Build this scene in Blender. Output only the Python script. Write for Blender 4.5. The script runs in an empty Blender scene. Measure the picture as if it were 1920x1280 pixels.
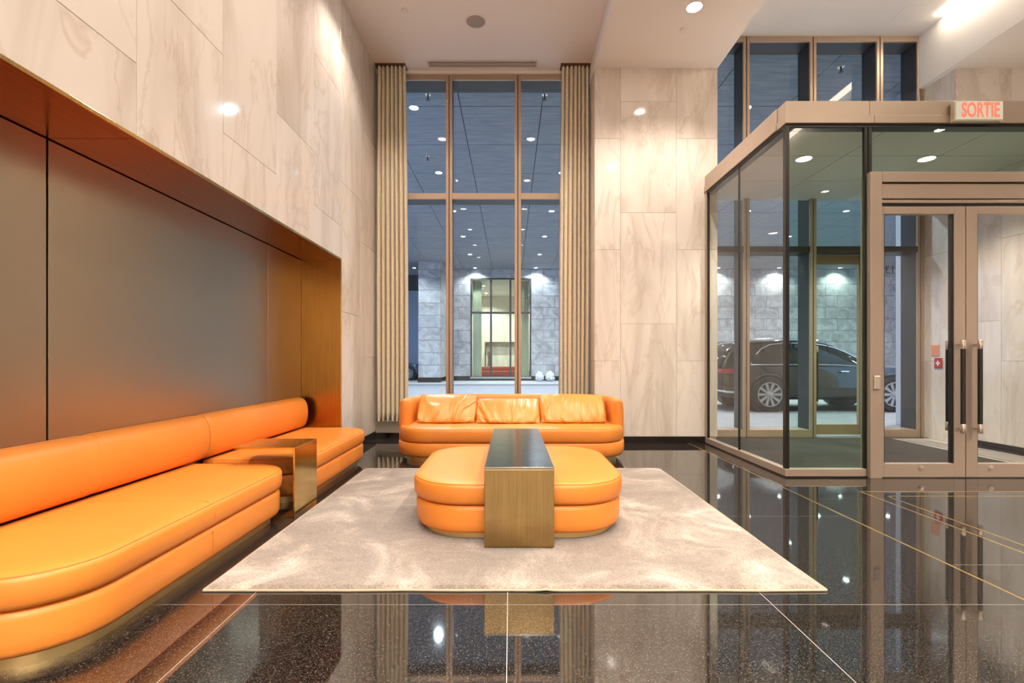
import bpy, bmesh, math, random
from mathutils import Vector, Matrix, noise
random.seed(7)
PI = math.pi
scn = bpy.context.scene
C = scn.collection

# ------------------------------------------------------------------ camera, world, exposure
cam_data = bpy.data.cameras.new('camera')
cam = bpy.data.objects.new('camera', cam_data); C.objects.link(cam)
cam.location = (0, 0, 1.1); cam.rotation_euler = (PI/2, 0, 0)
cam_data.sensor_width = 36; cam_data.lens = 17.25
cam_data.shift_x = 3/1920; cam_data.shift_y = 35/1920
cam_data.clip_start = 0.05; cam_data.clip_end = 300
scn.camera = cam
world = bpy.data.worlds.new('world'); scn.world = world; world.use_nodes = True
bgn = world.node_tree.nodes['Background']
bgn.inputs[0].default_value = (0.42, 0.60, 1.0, 1); bgn.inputs[1].default_value = 1.6
scn.view_settings.view_transform = 'Standard'; scn.view_settings.look = 'None'
scn.view_settings.gamma = 1; scn.view_settings.use_curve_mapping = False
scn.view_settings.exposure = 0.64
scn.cycles.max_bounces = 7; scn.cycles.diffuse_bounces = 3; scn.cycles.glossy_bounces = 4
scn.cycles.transparent_max_bounces = 24; scn.cycles.transmission_bounces = 8
scn.cycles.sample_clamp_indirect = 6; scn.cycles.caustics_reflective = False; scn.cycles.caustics_refractive = False
scn.cycles.use_denoising = True; scn.cycles.adaptive_threshold = 0.06
WARM = (1.0, 0.86, 0.73); COOL = (0.95, 0.985, 1.0)
P_MAIN, P_LOW, P_REAR_FILL, P_OUT, P_VEST, P_FAR = 100, 170, 680, 330, 130, 520  # rear lamps run far brighter than the front ones, as fill light

# ------------------------------------------------------------------ materials
M = {}
def mat(name, col, rough=0.5, metal=0.0, ior=1.5, coat=0.0, emit=None, es=0.0, sheen=0.0):
    m = bpy.data.materials.new(name); m.use_nodes = True
    b = m.node_tree.nodes['Principled BSDF']
    b.inputs['Base Color'].default_value = (*col, 1); b.inputs['Roughness'].default_value = rough
    b.inputs['Metallic'].default_value = metal; b.inputs['IOR'].default_value = ior
    b.inputs['Coat Weight'].default_value = coat; b.inputs['Coat Roughness'].default_value = 0.06
    if sheen: b.inputs['Sheen Weight'].default_value = sheen
    if emit:
        b.inputs['Emission Color'].default_value = (*emit, 1); b.inputs['Emission Strength'].default_value = es
    M[name] = m
    return m
def nodes(m): return m.node_tree.nodes, m.node_tree.links, m.node_tree.nodes['Principled BSDF']
def coords(m, scale, rnd=0.0, kind='Object'):
    n, l, b = nodes(m)
    tc = n.new('ShaderNodeTexCoord'); mp = n.new('ShaderNodeMapping')
    mp.inputs['Scale'].default_value = scale
    src = tc.outputs[kind]
    if rnd:
        oi = n.new('ShaderNodeObjectInfo'); mu = n.new('ShaderNodeMath'); mu.operation = 'MULTIPLY'
        mu.inputs[1].default_value = rnd; l.new(oi.outputs['Random'], mu.inputs[0])
        cb = n.new('ShaderNodeCombineXYZ')
        for k in range(3): l.new(mu.outputs[0], cb.inputs[k])
        ad = n.new('ShaderNodeVectorMath'); ad.operation = 'ADD'
        l.new(src, ad.inputs[0]); l.new(cb.outputs[0], ad.inputs[1]); src = ad.outputs[0]
    l.new(src, mp.inputs['Vector'])
    return mp.outputs[0]
def noise_tex(m, vec, scale, detail=4, rough=0.55, dist=0.0):
    n, l, b = nodes(m); t = n.new('ShaderNodeTexNoise')
    t.inputs['Scale'].default_value = scale; t.inputs['Detail'].default_value = detail
    t.inputs['Roughness'].default_value = rough; t.inputs['Distortion'].default_value = dist
    l.new(vec, t.inputs['Vector']); return t.outputs['Fac']
def ramp(m, fac, stops):
    n, l, b = nodes(m); r = n.new('ShaderNodeValToRGB'); e = r.color_ramp.elements
    while len(e) < len(stops): e.new(0.5)
    for k, (p, c) in enumerate(stops): e[k].position = p; e[k].color = (*c, 1)
    l.new(fac, r.inputs[0]); return r.outputs[0]
def mix(m, a, b_, fac, mode='MIX'):
    n, l, b = nodes(m); x = n.new('ShaderNodeMix'); x.data_type = 'RGBA'; x.blend_type = mode
    if isinstance(fac, float): x.inputs[0].default_value = fac
    else: l.new(fac, x.inputs[0])
    l.new(a, x.inputs[6]); l.new(b_, x.inputs[7]); return x.outputs[2]
def bump(m, h, strength, dist=0.01):
    n, l, b = nodes(m); t = n.new('ShaderNodeBump'); t.inputs['Strength'].default_value = strength
    t.inputs['Distance'].default_value = dist; l.new(h, t.inputs['Height']); l.new(t.outputs[0], b.inputs['Normal'])
def base(m, col): m.node_tree.links.new(col, nodes(m)[2].inputs['Base Color'])

def stone(name, lo, hi, vein, rough=0.09):
    m = mat(name, hi, rough)
    v = coords(m, (1.7, 1.7, 0.30), 37.0)
    a = noise_tex(m, v, 1.2, 5, 0.55, 1.2)
    col = ramp(m, a, [(0.30, lo), (0.52, hi), (0.72, tuple(min(1, c*1.04) for c in hi))])
    v2 = coords(m, (1.1, 1.1, 0.42), 91.0)
    b2 = noise_tex(m, v2, 1.2, 6, 0.6, 1.8)
    vm = ramp(m, b2, [(0.465, (0, 0, 0)), (0.495, (1, 1, 1)), (0.515, (0.2, 0.2, 0.2)), (0.54, (0, 0, 0))])
    n, l, b = nodes(m)
    vc = n.new('ShaderNodeRGB'); vc.outputs[0].default_value = (*vein, 1)
    sc = n.new('ShaderNodeMath'); sc.operation = 'MULTIPLY'; sc.inputs[1].default_value = 0.5
    v3 = coords(m, (1.0, 1.0, 0.5), 53.0)
    l.new(noise_tex(m, v3, 1.1, 2), sc.inputs[0])
    mm = n.new('ShaderNodeMath'); mm.operation = 'MULTIPLY'; l.new(vm, mm.inputs[0]); l.new(sc.outputs[0], mm.inputs[1])
    base(m, mix(m, col, vc.outputs[0], mm.outputs[0]))
    return m
stone('onyx_stone', (0.66, 0.585, 0.515), (0.83, 0.765, 0.70), (0.46, 0.32, 0.21))
mat('grout', (0.62, 0.54, 0.46), 0.8)
mat('ceiling_paint', (0.86, 0.815, 0.78), 0.9)
m = mat('black_granite', (0.012, 0.011, 0.011), 0.035, ior=2.5)
v = coords(m, (1, 1, 1), 11.0)
f1 = noise_tex(m, v, 230, 3, 0.8)
base(m, ramp(m, f1, [(0.44, (0.005, 0.0045, 0.004)), (0.54, (0.018, 0.015, 0.013)), (0.68, (0.20, 0.17, 0.14))]))
mat('floor_joint', (0.50, 0.465, 0.43), 0.7)
mat('black_base', (0.014, 0.010, 0.009), 0.08)
mat('brass_inlay_metal', (0.85, 0.62, 0.25), 0.3, 1.0)
def brushed(name, c1, c2, rough, scale, metal=1.0):
    m = mat(name, c1, rough, metal)
    v = coords(m, scale)
    f = noise_tex(m, v, 5, 6, 0.65)
    base(m, ramp(m, f, [(0.3, c1), (0.7, c2)]))
    bump(m, f, 0.08, 0.003)
    return m
brushed('bronze_front', (0.34, 0.23, 0.095), (0.47, 0.33, 0.14), 0.20, (24, 24, 0.4))
brushed('bronze_top', (0.30, 0.28, 0.25), (0.46, 0.43, 0.38), 0.16, (0.6, 9, 9))
brushed('brass_table', (0.62, 0.43, 0.15), (0.80, 0.60, 0.26), 0.16, (9, 9, 0.5))
brushed('niche_bronze', (0.38, 0.20, 0.05), (0.50, 0.27, 0.075), 0.24, (11, 11, 0.35))
brushed('niche_soffit', (0.40, 0.095, 0.016), (0.54, 0.145, 0.028), 0.20, (9, 0.35, 9))  # orange reflection of the bench is put into the soffit's base colour
mat('plinth_brass', (0.80, 0.60, 0.28), 0.38, 0.9)
m = mat('niche_panel_metal', (0.42, 0.35, 0.26), 0.30, 0.95)
v = coords(m, (1, 1, 1)); bump(m, noise_tex(m, v, 900, 2), 0.05, 0.001)
mat('dark_gap', (0.01, 0.008, 0.007), 0.6)
def leather(name, c, rough, bs=0.10):
    m = mat(name, c, rough, coat=0.0)
    v = coords(m, (1, 1, 1), 5.0)
    big = noise_tex(m, v, 2.2, 3)
    base(m, ramp(m, big, [(0.3, tuple(x*0.93 for x in c)), (0.7, tuple(min(1, x*1.05) for x in c))]))
    bump(m, noise_tex(m, v, 260, 4), bs, 0.0015)
    return m
leather('orange_leather', (0.85, 0.285, 0.042), 0.42)
leather('orange_leather_soft', (0.86, 0.32, 0.065), 0.34, 0.15)
mat('orange_thread', (0.70, 0.20, 0.03), 0.6)
m = mat('rug_pile', (0.5, 0.42, 0.34), 0.85, sheen=0.5)
v = coords(m, (1, 1, 1))
p1 = noise_tex(m, v, 2.0, 7, 0.68, 0.9); fine = noise_tex(m, v, 95, 4, 0.75)
c1 = ramp(m, p1, [(0.38, (0.24, 0.19, 0.15)), (0.50, (0.31, 0.25, 0.20)), (0.57, (0.42, 0.35, 0.29)), (0.68, (0.66, 0.58, 0.50))])
c2 = ramp(m, fine, [(0.34, (0.50, 0.49, 0.48)), (0.66, (1.28, 1.28, 1.28))])
base(m, mix(m, c1, c2, 1.0, 'MULTIPLY')); bump(m, fine, 0.7, 0.01)
mat('rug_hem', (0.52, 0.42, 0.31), 0.9)
mat('anodized', (0.43, 0.345, 0.275), 0.38, 0.35)
mat('window_bronze', (0.46, 0.34, 0.25), 0.38, 0.4)
mat('window_dark', (0.06, 0.052, 0.05), 0.4, 0.3)
mat('gasket', (0.010, 0.009, 0.009), 0.35)
mat('steel', (0.72, 0.66, 0.60), 0.22, 1.0)
mat('black_grip', (0.012, 0.011, 0.011), 0.35)
def glass(name, tint, refl=1.0):
    m = bpy.data.materials.new(name); m.use_nodes = True; n = m.node_tree.nodes; l = m.node_tree.links
    for x in list(n): n.remove(x)
    o = n.new('ShaderNodeOutputMaterial'); mx = n.new('ShaderNodeMixShader')
    t = n.new('ShaderNodeBsdfTransparent'); t.inputs[0].default_value = (*tint, 1)
    g = n.new('ShaderNodeBsdfGlossy'); g.inputs['Roughness'].default_value = 0.0
    fr = n.new('ShaderNodeFresnel'); fr.inputs[0].default_value = 1.52
    mu = n.new('ShaderNodeMath'); mu.operation = 'MULTIPLY'; mu.inputs[1].default_value = refl
    mu.use_clamp = True
    ge = n.new('ShaderNodeNewGeometry'); iv = n.new('ShaderNodeMath'); iv.operation = 'SUBTRACT'; iv.inputs[0].default_value = 1.0
    l.new(ge.outputs['Backfacing'], iv.inputs[1]); m2 = n.new('ShaderNodeMath'); m2.operation = 'MULTIPLY'
    l.new(fr.outputs[0], mu.inputs[0]); l.new(mu.outputs[0], m2.inputs[0]); l.new(iv.outputs[0], m2.inputs[1]); l.new(m2.outputs[0], mx.inputs[0])
    l.new(t.outputs[0], mx.inputs[1]); l.new(g.outputs[0], mx.inputs[2]); l.new(mx.outputs[0], o.inputs[0])
    M[name] = m; return m
glass('window_glass', (0.86, 0.95, 0.99), 1.0)
glass('vestibule_glass', (0.94, 0.965, 0.95), 1.0)
glass('green_glass', (0.80, 0.93, 0.87), 1.0)
glass('far_glass', (0.90, 0.965, 0.925), 1.0)
glass('door_glass', (0.95, 0.97, 0.97), 1.0)
m = mat('curtain_fabric', (0.72, 0.60, 0.42), 0.42, sheen=0.4)
v = coords(m, (40, 40, 160)); wv = noise_tex(m, v, 1, 3)
base(m, ramp(m, wv, [(0.3, (0.68, 0.57, 0.40)), (0.7, (0.85, 0.76, 0.58))])); bump(m, wv, 0.25, 0.003)
mat('curtain_track', (0.10, 0.05, 0.03), 0.5)
mat('sill_stone', (0.42, 0.37, 0.31), 0.3)
mat('vent_white', (0.62, 0.55, 0.49), 0.6)
mat('vent_dark', (0.05, 0.045, 0.04), 0.7)
mat('grille_grey', (0.36, 0.31, 0.28), 0.7)
mat('trim_white', (0.82, 0.76, 0.71), 0.5)
mat('lens', (1, 1, 1), 0.4, emit=(1.0, 0.93, 0.84), es=26)
mat('lens_cool', (1, 1, 1), 0.4, emit=(0.88, 0.95, 1.0), es=26)
mat('cove_strip', (1, 1, 1), 0.4, emit=(1.0, 0.86, 0.68), es=14)
mat('sign_housing', (0.78, 0.68, 0.55), 0.45)
mat('sign_face', (0.74, 0.74, 0.62), 0.35, emit=(0.85, 1.0, 0.85), es=0.12)
mat('sign_red', (0.80, 0.13, 0.08), 0.4, emit=(1.0, 0.22, 0.14), es=0.5)
m = mat('mat_fibre', (0.05, 0.043, 0.038), 0.95)
v = coords(m, (1, 1, 1)); f = noise_tex(m, v, 130, 3, 0.8)
base(m, ramp(m, f, [(0.35, (0.012, 0.010, 0.009)), (0.65, (0.10, 0.082, 0.07))])); bump(m, f, 0.8, 0.01)
mat('vestibule_floor', (0.55, 0.50, 0.44), 0.25)
m = mat('soffit_concrete', (0.27, 0.285, 0.31), 0.75)
v = coords(m, (0.7, 5, 1), 17.0); f = noise_tex(m, v, 3, 5, 0.6)
base(m, ramp(m, f, [(0.3, (0.21, 0.225, 0.25)), (0.7, (0.33, 0.345, 0.37))]))
m = mat('street_asphalt', (0.40, 0.38, 0.40), 0.85)
v = coords(m, (1, 1, 1)); f = noise_tex(m, v, 3, 6)
base(m, ramp(m, f, [(0.3, (0.22, 0.205, 0.225)), (0.7, (0.28, 0.265, 0.28))]))
mat('kerb_concrete', (0.36, 0.345, 0.345), 0.8)
m = mat('granite_block', (0.42, 0.40, 0.40), 0.6)
v = coords(m, (1, 1, 1), 23.0); f = noise_tex(m, v, 1.6, 8, 0.7, 1.0)
base(m, ramp(m, f, [(0.32, (0.25, 0.235, 0.235)), (0.5, (0.42, 0.40, 0.39)), (0.68, (0.60, 0.575, 0.56))]))
mat('pier_grey', (0.46, 0.48, 0.52), 0.5)
mat('red_leather', (0.30, 0.035, 0.015), 0.4)
mat('car_black', (0.012, 0.010, 0.010), 0.12, coat=1.0)
mat('car_blue', (0.02, 0.05, 0.12), 0.12, coat=1.0)
mat('car_glass', (0.012, 0.016, 0.016), 0.04)
mat('chrome', (0.85, 0.85, 0.86), 0.12, 1.0)
mat('alloy', (0.36, 0.35, 0.34), 0.35, 0.3)
mat('tyre', (0.02, 0.02, 0.021), 0.75)
mat('tail_red', (0.28, 0.012, 0.012), 0.2, coat=1.0)
mat('bag_white', (0.62, 0.62, 0.67), 0.45)
mat('plate_red', (0.50, 0.03, 0.03), 0.4)
mat('white_paint', (0.85, 0.85, 0.82), 0.5)
mat('note_pink', (0.85, 0.36, 0.25), 0.7)
mat('number_grey', (0.10, 0.11, 0.12), 0.5)
mat('figure_dark', (0.10, 0.055, 0.04), 0.5)

# ------------------------------------------------------------------ helpers
def root_loc(p):
    while p.parent: p = p.parent
    return p.location.copy()
def link(name, me, material, parent=None, smooth=None):
    if material: me.materials.append(M[material])
    if smooth is not None:
        for p in me.polygons: p.use_smooth = True
        me.set_sharp_from_angle(angle=math.radians(smooth))
    o = bpy.data.objects.new(name, me); C.objects.link(o)
    if parent:
        me.transform(Matrix.Translation(-root_loc(parent))); o.parent = parent
    return o
def pyd(verts, faces):
    me = bpy.data.meshes.new('m'); me.from_pydata([tuple(v) for v in verts], [], faces); me.update()
    bm = bmesh.new(); bm.from_mesh(me); bmesh.ops.recalc_face_normals(bm, faces=bm.faces); bm.to_mesh(me); bm.free()
    return me
def box_mesh(x0, x1, y0, y1, z0, z1, bev=0.0, seg=2):
    bm = bmesh.new()
    bmesh.ops.create_cube(bm, size=1)
    for v in bm.verts:
        v.co = ((x0+x1)/2 + v.co.x*(x1-x0), (y0+y1)/2 + v.co.y*(y1-y0), (z0+z1)/2 + v.co.z*(z1-z0))
    if bev: bmesh.ops.bevel(bm, geom=list(bm.edges), offset=bev, segments=seg, affect='EDGES', profile=0.5)
    me = bpy.data.meshes.new('m'); bm.to_mesh(me); bm.free(); return me
def box(name, x0, x1, y0, y1, z0, z1, material, parent=None, bev=0.0):
    return link(name, box_mesh(x0, x1, y0, y1, z0, z1, bev), material, parent, None)
def tag(o, label, cat=None, group=None, kind=None):
    o['label'] = label
    if cat: o['category'] = cat
    if group: o['group'] = group
    if kind: o['kind'] = kind
    return o
def struct(o, label=None):
    o['kind'] = 'structure'
    if label: o['label'] = label
    return o
def empty(name, loc):
    o = bpy.data.objects.new(name, None); C.objects.link(o); o.location = loc; o.empty_display_size = 0.1
    return o
def tube_mesh(pts, r, n=8, closed=False):
    pts = [Vector(p) for p in pts]; vs = []; fs = []; N = len(pts); prev = None
    for i, p in enumerate(pts):
        if closed: t = pts[(i+1) % N] - pts[i-1]
        else: t = pts[min(i+1, N-1)] - pts[max(i-1, 0)]
        t.normalize()
        if prev is None:
            a = Vector((0, 0, 1)) if abs(t.z) < 0.9 else Vector((1, 0, 0))
            u = t.cross(a).normalized()
        else: u = (prev - t*prev.dot(t)).normalized()
        w = t.cross(u); prev = u
        rr = r[i] if isinstance(r, (list, tuple)) else r
        for k in range(n):
            a = 2*PI*k/n; vs.append(p + (u*math.cos(a) + w*math.sin(a))*rr)
    for i in range(N if closed else N-1):
        j = (i+1) % N
        for k in range(n):
            fs.append((i*n+k, i*n+(k+1) % n, j*n+(k+1) % n, j*n+k))
    if not closed:
        fs.append(tuple(range(n))[::-1]); fs.append(tuple((N-1)*n+k for k in range(n)))
    return pyd(vs, fs)
def tube(name, pts, r, material, parent=None, n=8, closed=False):
    return link(name, tube_mesh(pts, r, n, closed), material, parent, 50)
def lathe_mesh(prof, loc, axis='Z', n=32):
    vs = []; fs = []; loc = Vector(loc)
    for (r, h) in prof:
        for k in range(n):
            a = 2*PI*k/n; x, y = r*math.cos(a), r*math.sin(a)
            vs.append(loc + (Vector((x, y, h)) if axis == 'Z' else Vector((x, h, y)) if axis == 'Y' else Vector((h, x, y))))
    for i in range(len(prof)-1):
        for k in range(n):
            fs.append((i*n+k, i*n+(k+1) % n, (i+1)*n+(k+1) % n, (i+1)*n+k))
    if prof[0][0] > 1e-6: fs.append(tuple(range(n))[::-1])
    if prof[-1][0] > 1e-6: fs.append(tuple((len(prof)-1)*n+k for k in range(n)))
    return pyd(vs, fs)
def outline(x0, x1, y0, y1, rad, inset, n=10):
    # radii order: (x0,y0) (x1,y0) (x1,y1) (x0,y1)
    pts = []
    for (cx, cy, sx, sy, a0), r in zip([(x0, y0, 1, 1, PI), (x1, y0, -1, 1, 1.5*PI), (x1, y1, -1, -1, 0), (x0, y1, 1, -1, 0.5*PI)], rad):
        ri = max(r - inset, 0.004); ox = cx + sx*(inset + ri); oy = cy + sy*(inset + ri)
        for k in range(n+1):
            a = a0 + 0.5*PI*k/n; pts.append((ox + ri*math.cos(a), oy + ri*math.sin(a)))
    return pts
def slab_mesh(x0, x1, y0, y1, rad, prof, n=10):
    vs = []; fs = []; cnt = 4*(n+1)
    for ins, z in prof:
        for p in outline(x0, x1, y0, y1, rad, ins, n): vs.append((p[0], p[1], z))
    for i in range(len(prof)-1):
        for k in range(cnt): fs.append((i*cnt+k, i*cnt+(k+1) % cnt, (i+1)*cnt+(k+1) % cnt, (i+1)*cnt+k))
    fs.append(tuple(range(cnt))[::-1]); fs.append(tuple((len(prof)-1)*cnt+k for k in range(cnt)))
    return pyd(vs, fs)
def slab(name, x0, x1, y0, y1, rad, prof, material, parent, n=10, ang=60):
    return link(name, slab_mesh(x0, x1, y0, y1, rad, prof, n), material, parent, ang)
def cushion_prof(z0, z1, e=0.03):
    h = z1 - z0
    return [(e*1.6, z0), (e*0.6, z0+0.006), (e*0.12, z0+h*0.2), (0, z0+h*0.5), (e*0.08, z0+h*0.78), (e*0.3, z1-h*0.08), (e*0.6, z1-0.006), (e*1.1, z1), (e*2.4, z1+0.006), (e*5, z1+0.010)]
def text_mesh(body, size, extrude, xs=1.0, offset=0.0):
    cu = bpy.data.curves.new('t', 'FONT'); cu.body = body; cu.size = size; cu.extrude = extrude; cu.offset = offset
    cu.align_x = 'CENTER'; cu.align_y = 'CENTER'; cu.resolution_u = 4
    o = bpy.data.objects.new('t', cu); C.objects.link(o)
    dg = bpy.context.evaluated_depsgraph_get(); dg.update()
    me = bpy.data.meshes.new_from_object(o.evaluated_get(dg))
    bpy.data.objects.remove(o); bpy.data.curves.remove(cu)
    me.transform(Matrix.Scale(xs, 4, (1, 0, 0))); me.materials.clear()
    return me
def light(name, kind, loc, power, col, parent, rot=(0, 0, 0), **kw):
    d = bpy.data.lights.new(name, kind); d.energy = power; d.color = col
    for k, v in kw.items(): setattr(d, k, v)
    o = bpy.data.objects.new(name, d); C.objects.link(o); o.rotation_euler = rot
    if parent: o.parent = parent; o.location = Vector(loc) - root_loc(parent)
    else: o.location = loc
    return o

# ------------------------------------------------------------------ structure: floor
XW = -1.904; YW = 6.98; YS = 6.49; H1 = 5.21; H2 = 4.96; H3 = 5.71
REAR = -6.5; XR = 9.2
floor = struct(box('floor', -2.5, XR, REAR, 7.0, -0.10, -0.0008, 'floor_joint'), 'polished black granite floor tiles with pale joints')
tile_cache = {}
def tile(x0, x1, y0, y1):
    g = 0.0015; w, d = round(x1-x0-2*g, 4), round(y1-y0-2*g, 4)
    if w <= 0.01 or d <= 0.01: return
    if (w, d) not in tile_cache:
        me = box_mesh(-w/2, w/2, -d/2, d/2, -0.02, 0); me.materials.append(M['black_granite']); tile_cache[(w, d)] = me
    o = bpy.data.objects.new('floor_tile', tile_cache[(w, d)]); C.objects.link(o)
    o.location = ((x0+x1)/2, (y0+y1)/2, 0); o.parent = floor
xs = [-2.34, -1.206, -0.013, 1.18, 2.36]
ys = [REAR] + [2.21 + 1.25*k for k in range(-6, 4)] + [6.98]
for i in range(len(xs)-1):
    for j in range(len(ys)-1): tile(xs[i], xs[i+1], ys[j], ys[j+1])
xs = [2.36, 2.93, 4.13, 5.33, 6.53, 7.73, XR]
ys = [REAR] + [2.64 + 1.25*k for k in range(-7, 2)] + [4.60]
for i in range(len(xs)-1):
    for j in range(len(ys)-1): tile(xs[i], xs[i+1], ys[j], ys[j+1])
for a in ((2.36, 2.58, 4.60, YS), (2.58, 5.9, 6.9, 6.98), (5.9, XR, 4.60, YS)): tile(*a)
def inlay(x0, x1, y0, y1):
    w = 0.0065
    return box('brass_inlay', x0-w, x1+w, y0-w, y1+w, -0.003, 0.0006, 'brass_inlay_metal', floor)
inlay(2.36, 2.36, REAR, YS); inlay(2.93, 2.93, REAR, 4.11); inlay(2.93, XR, 4.11, 4.11)
inlay(3.05, 3.05, REAR, 3.97); inlay(3.05, XR, 3.97, 3.97)

# ------------------------------------------------------------------ structure: stone walls of slabs
slab_cache = {}
def stone_slab(parent, axis, a0, a1, z0, z1, at, face, t=0.02):
    # axis 'Y': slab lies in a plane X=at spanning Y a0..a1 ; axis 'X': plane Y=at
    g = 0.0014; w, h = round(a1-a0-2*g, 4), round(z1-z0-2*g, 4)
    if w < 0.02 or h < 0.02: return
    key = (axis, w, h)
    if key not in slab_cache:
        me = box_mesh(-t/2, t/2, -w/2, w/2, -h/2, h/2, 0.0012, 1) if axis == 'Y' else box_mesh(-w/2, w/2, -t/2, t/2, -h/2, h/2, 0.0012, 1)
        me.materials.append(M['onyx_stone']); slab_cache[key] = me
    o = bpy.data.objects.new('stone_slab', slab_cache[key]); C.objects.link(o); o.parent = parent
    c = (a0+a1)/2; z = (z0+z1)/2
    o.location = (at - face*t/2, c, z) if axis == 'Y' else (c, at - face*t/2, z)
def slab_column(parent, axis, a0, a1, zb, zt, joint, at, face):
    js = [joint + 1.47*k for k in range(-3, 4)]
    zs = [zb] + [j for j in js if zb + 0.04 < j < zt - 0.04] + [zt]
    for i in range(len(zs)-1): stone_slab(parent, axis, a0, a1, zs[i], zs[i+1], at, face)

wl = struct(box('wall_left', -2.75, XW-0.012, REAR, 7.3, 2.24, H1+0.1, 'grout'), 'cream veined polished stone wall above the bench niche')
box('wall_pier', -2.75, XW-0.012, 5.515, 7.3, 0, 2.24, 'grout', wl)
box('niche_backing', -2.75, -2.38, REAR, 5.515, 0, 2.24, 'dark_gap', wl)
ycols = [6.98, 6.26, 5.50, 4.75, 4.0, 3.25, 2.5, 1.75, 1.0, 0.25, -0.5, -1.25, -2.0, -2.75, -3.5, -4.25, -5.0, -5.75, REAR]
for i in range(len(ycols)-1):
    y1, y0 = ycols[i], ycols[i+1]
    slab_column(wl, 'Y', y0, y1, 0.10 if y0 > 5.4 else 2.235, H1, 2.61 if i % 2 == 0 else 3.12, XW, 1)
struct(box('baseboard_left', XW-0.01, XW+0.006, 5.50, YW, 0, 0.10, 'black_base'), 'low black stone skirting on the left wall')

wb = struct(box('wall_back', 1.127, 2.728, YS+0.012, 7.3, 0, H2+0.3, 'grout'), 'cream veined stone wall panel right of the curtained window')
for k, (a0, a1) in enumerate([(1.115, 1.455), (1.455, 2.195), (2.195, 2.74)]):
    slab_column(wb, 'X', a0, a1, 0.09, H2, 3.05 if k == 1 else 2.56, YS, -1)
slab_column(wb, 'Y', YS+0.021, YW, 0.09, H1, 2.56, 1.115, -1)
slab_column(wb, 'Y', YS+0.021, YW, 0.09, H2, 2.56, 2.74, 1)
struct(box('baseboard_back', 1.105, 2.58, YS-0.006, YS+0.01, 0, 0.09, 'black_base'), 'low black stone skirting on the back wall')
wr = struct(box('wall_right', 5.902, XR, YS+0.012, 7.3, 0, H2+0.3, 'grout'), 'cream stone wall above and beside the entrance vestibule')
for k in range(4): slab_column(wr, 'X', 5.89+0.74*k, 5.89+0.74*(k+1), 0, H2, 3.05 if k % 2 else 2.56, YS, -1)
slab_column(wr, 'Y', YS+0.021, 7.0, 0, H2, 2.56, 5.89, -1)
struct(box('wall_side', XR, XR+0.2, REAR, 7.3, 0, H3+0.2, 'onyx_stone'), 'far stone side wall of the lobby')
struct(box('wall_rear', -2.75, XR+0.2, REAR-0.2, REAR, 0, H3+0.2, 'onyx_stone'), 'stone wall at the rear of the lobby')
# spandrel above the windows, closing the room against the outside
struct(box('trim_1', -2.75, 2.735, 7.0, 7.32, 5.09, 6.2, 'window_dark'), 'dark spandrel above the curtained window')
struct(box('trim_6', 2.735, XR+0.2, 7.0, 7.32, 5.70, 6.2, 'window_dark'), 'dark spandrel above the entrance glazing')

# ceilings
ceil = struct(box('ceiling', -2.75, 1.12, REAR, 7.02, H1, H1+0.8, 'ceiling_paint'), 'pale pinkish painted ceiling over the seating area')
struct(box('ceiling_lowered', 1.11, 2.74, REAR, YS+0.5, H2, H2+1.0, 'ceiling_paint'), 'lowered strip of painted ceiling beside the entrance')
ce = struct(box('ceiling_entrance', 2.70, 5.85, REAR, 7.02, H3, H3+0.3, 'ceiling_paint'), 'raised painted ceiling over the entrance')
struct(box('ceiling_side', 5.81, XR, REAR, 7.02, H2, H2+1.0, 'ceiling_paint'), 'lowered painted ceiling and bulkhead right of the entrance')
box('access_panel', 5.16, 5.55, 6.37, 6.79, H3-0.004, H3, 'ceiling_paint', ce, 0.0015)
cl = tag(box('cove_light', 5.66, 5.80, -5.5, 6.55, H3-0.012, H3-0.002, 'cove_strip'), 'long linear ceiling light strip along the bulkhead over the entrance', 'light')

# ------------------------------------------------------------------ window 1 (between the curtains)
w1 = struct(empty('window_1', (-0.39, YW, 0)), 'tall bronze-framed window between cream curtains')
def mullion(parent, xc, z0, z1, y=YW, name='mullion', depth=0.22, w=0.091):
    box(name, xc-w/2, xc-0.006, y, y+0.03, z0, z1, 'window_bronze', parent, 0.003)
    box(name, xc+0.006, xc+w/2, y, y+0.03, z0, z1, 'window_bronze', parent, 0.003)
    box('mullion_fin', xc-w/2+0.012, xc+w/2-0.012, y+0.012, y+depth+0.06, z0, z1, 'window_dark', parent)
for xc in (-1.86, -0.872, 0.106, 1.085): mullion(w1, xc, 0.24, 5.164)
xb = [(-1.82, -0.918), (-0.826, 0.061), (0.152, 1.04)]
for (a, b) in xb:
    box('head', a, b, YW, YW+0.03, 5.085, 5.165, 'window_bronze', w1, 0.003)
    box('head_reveal', a, b, YW+0.03, YW+0.28, 5.085, 5.13, 'window_dark', w1)
    box('transom', a, b, YW, YW+0.03, 3.391, 3.475, 'window_bronze', w1, 0.003)
    box('transom_fin', a, b, YW+0.03, YW+0.28, 3.396, 3.47, 'window_dark', w1)
    box('sill_rail', a, b, YW, YW+0.28, 0.24, 0.32, 'window_bronze', w1, 0.003)
    box('pane', a-0.02, b+0.02, YW+0.222, YW+0.234, 3.46, 5.10, 'window_glass', w1)
    box('pane', a-0.02, b+0.02, YW+0.222, YW+0.234, 0.30, 3.41, 'window_glass', w1)
struct(box('trim_2', XW, 1.115, YW-0.06, 7.26, 0.075, 0.24, 'sill_stone', None, 0.004), 'stone sill below the curtained window')
struct(box('trim_3', XW, 1.115, YW-0.04, 7.26, 0, 0.075, 'black_base'), 'black stone base below the window sill')
struct(box('trim_4', XW, 1.115, YW-0.02, YW+0.05, 5.165, H1, 'ceiling_paint'), 'painted strip over the window head')

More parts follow.
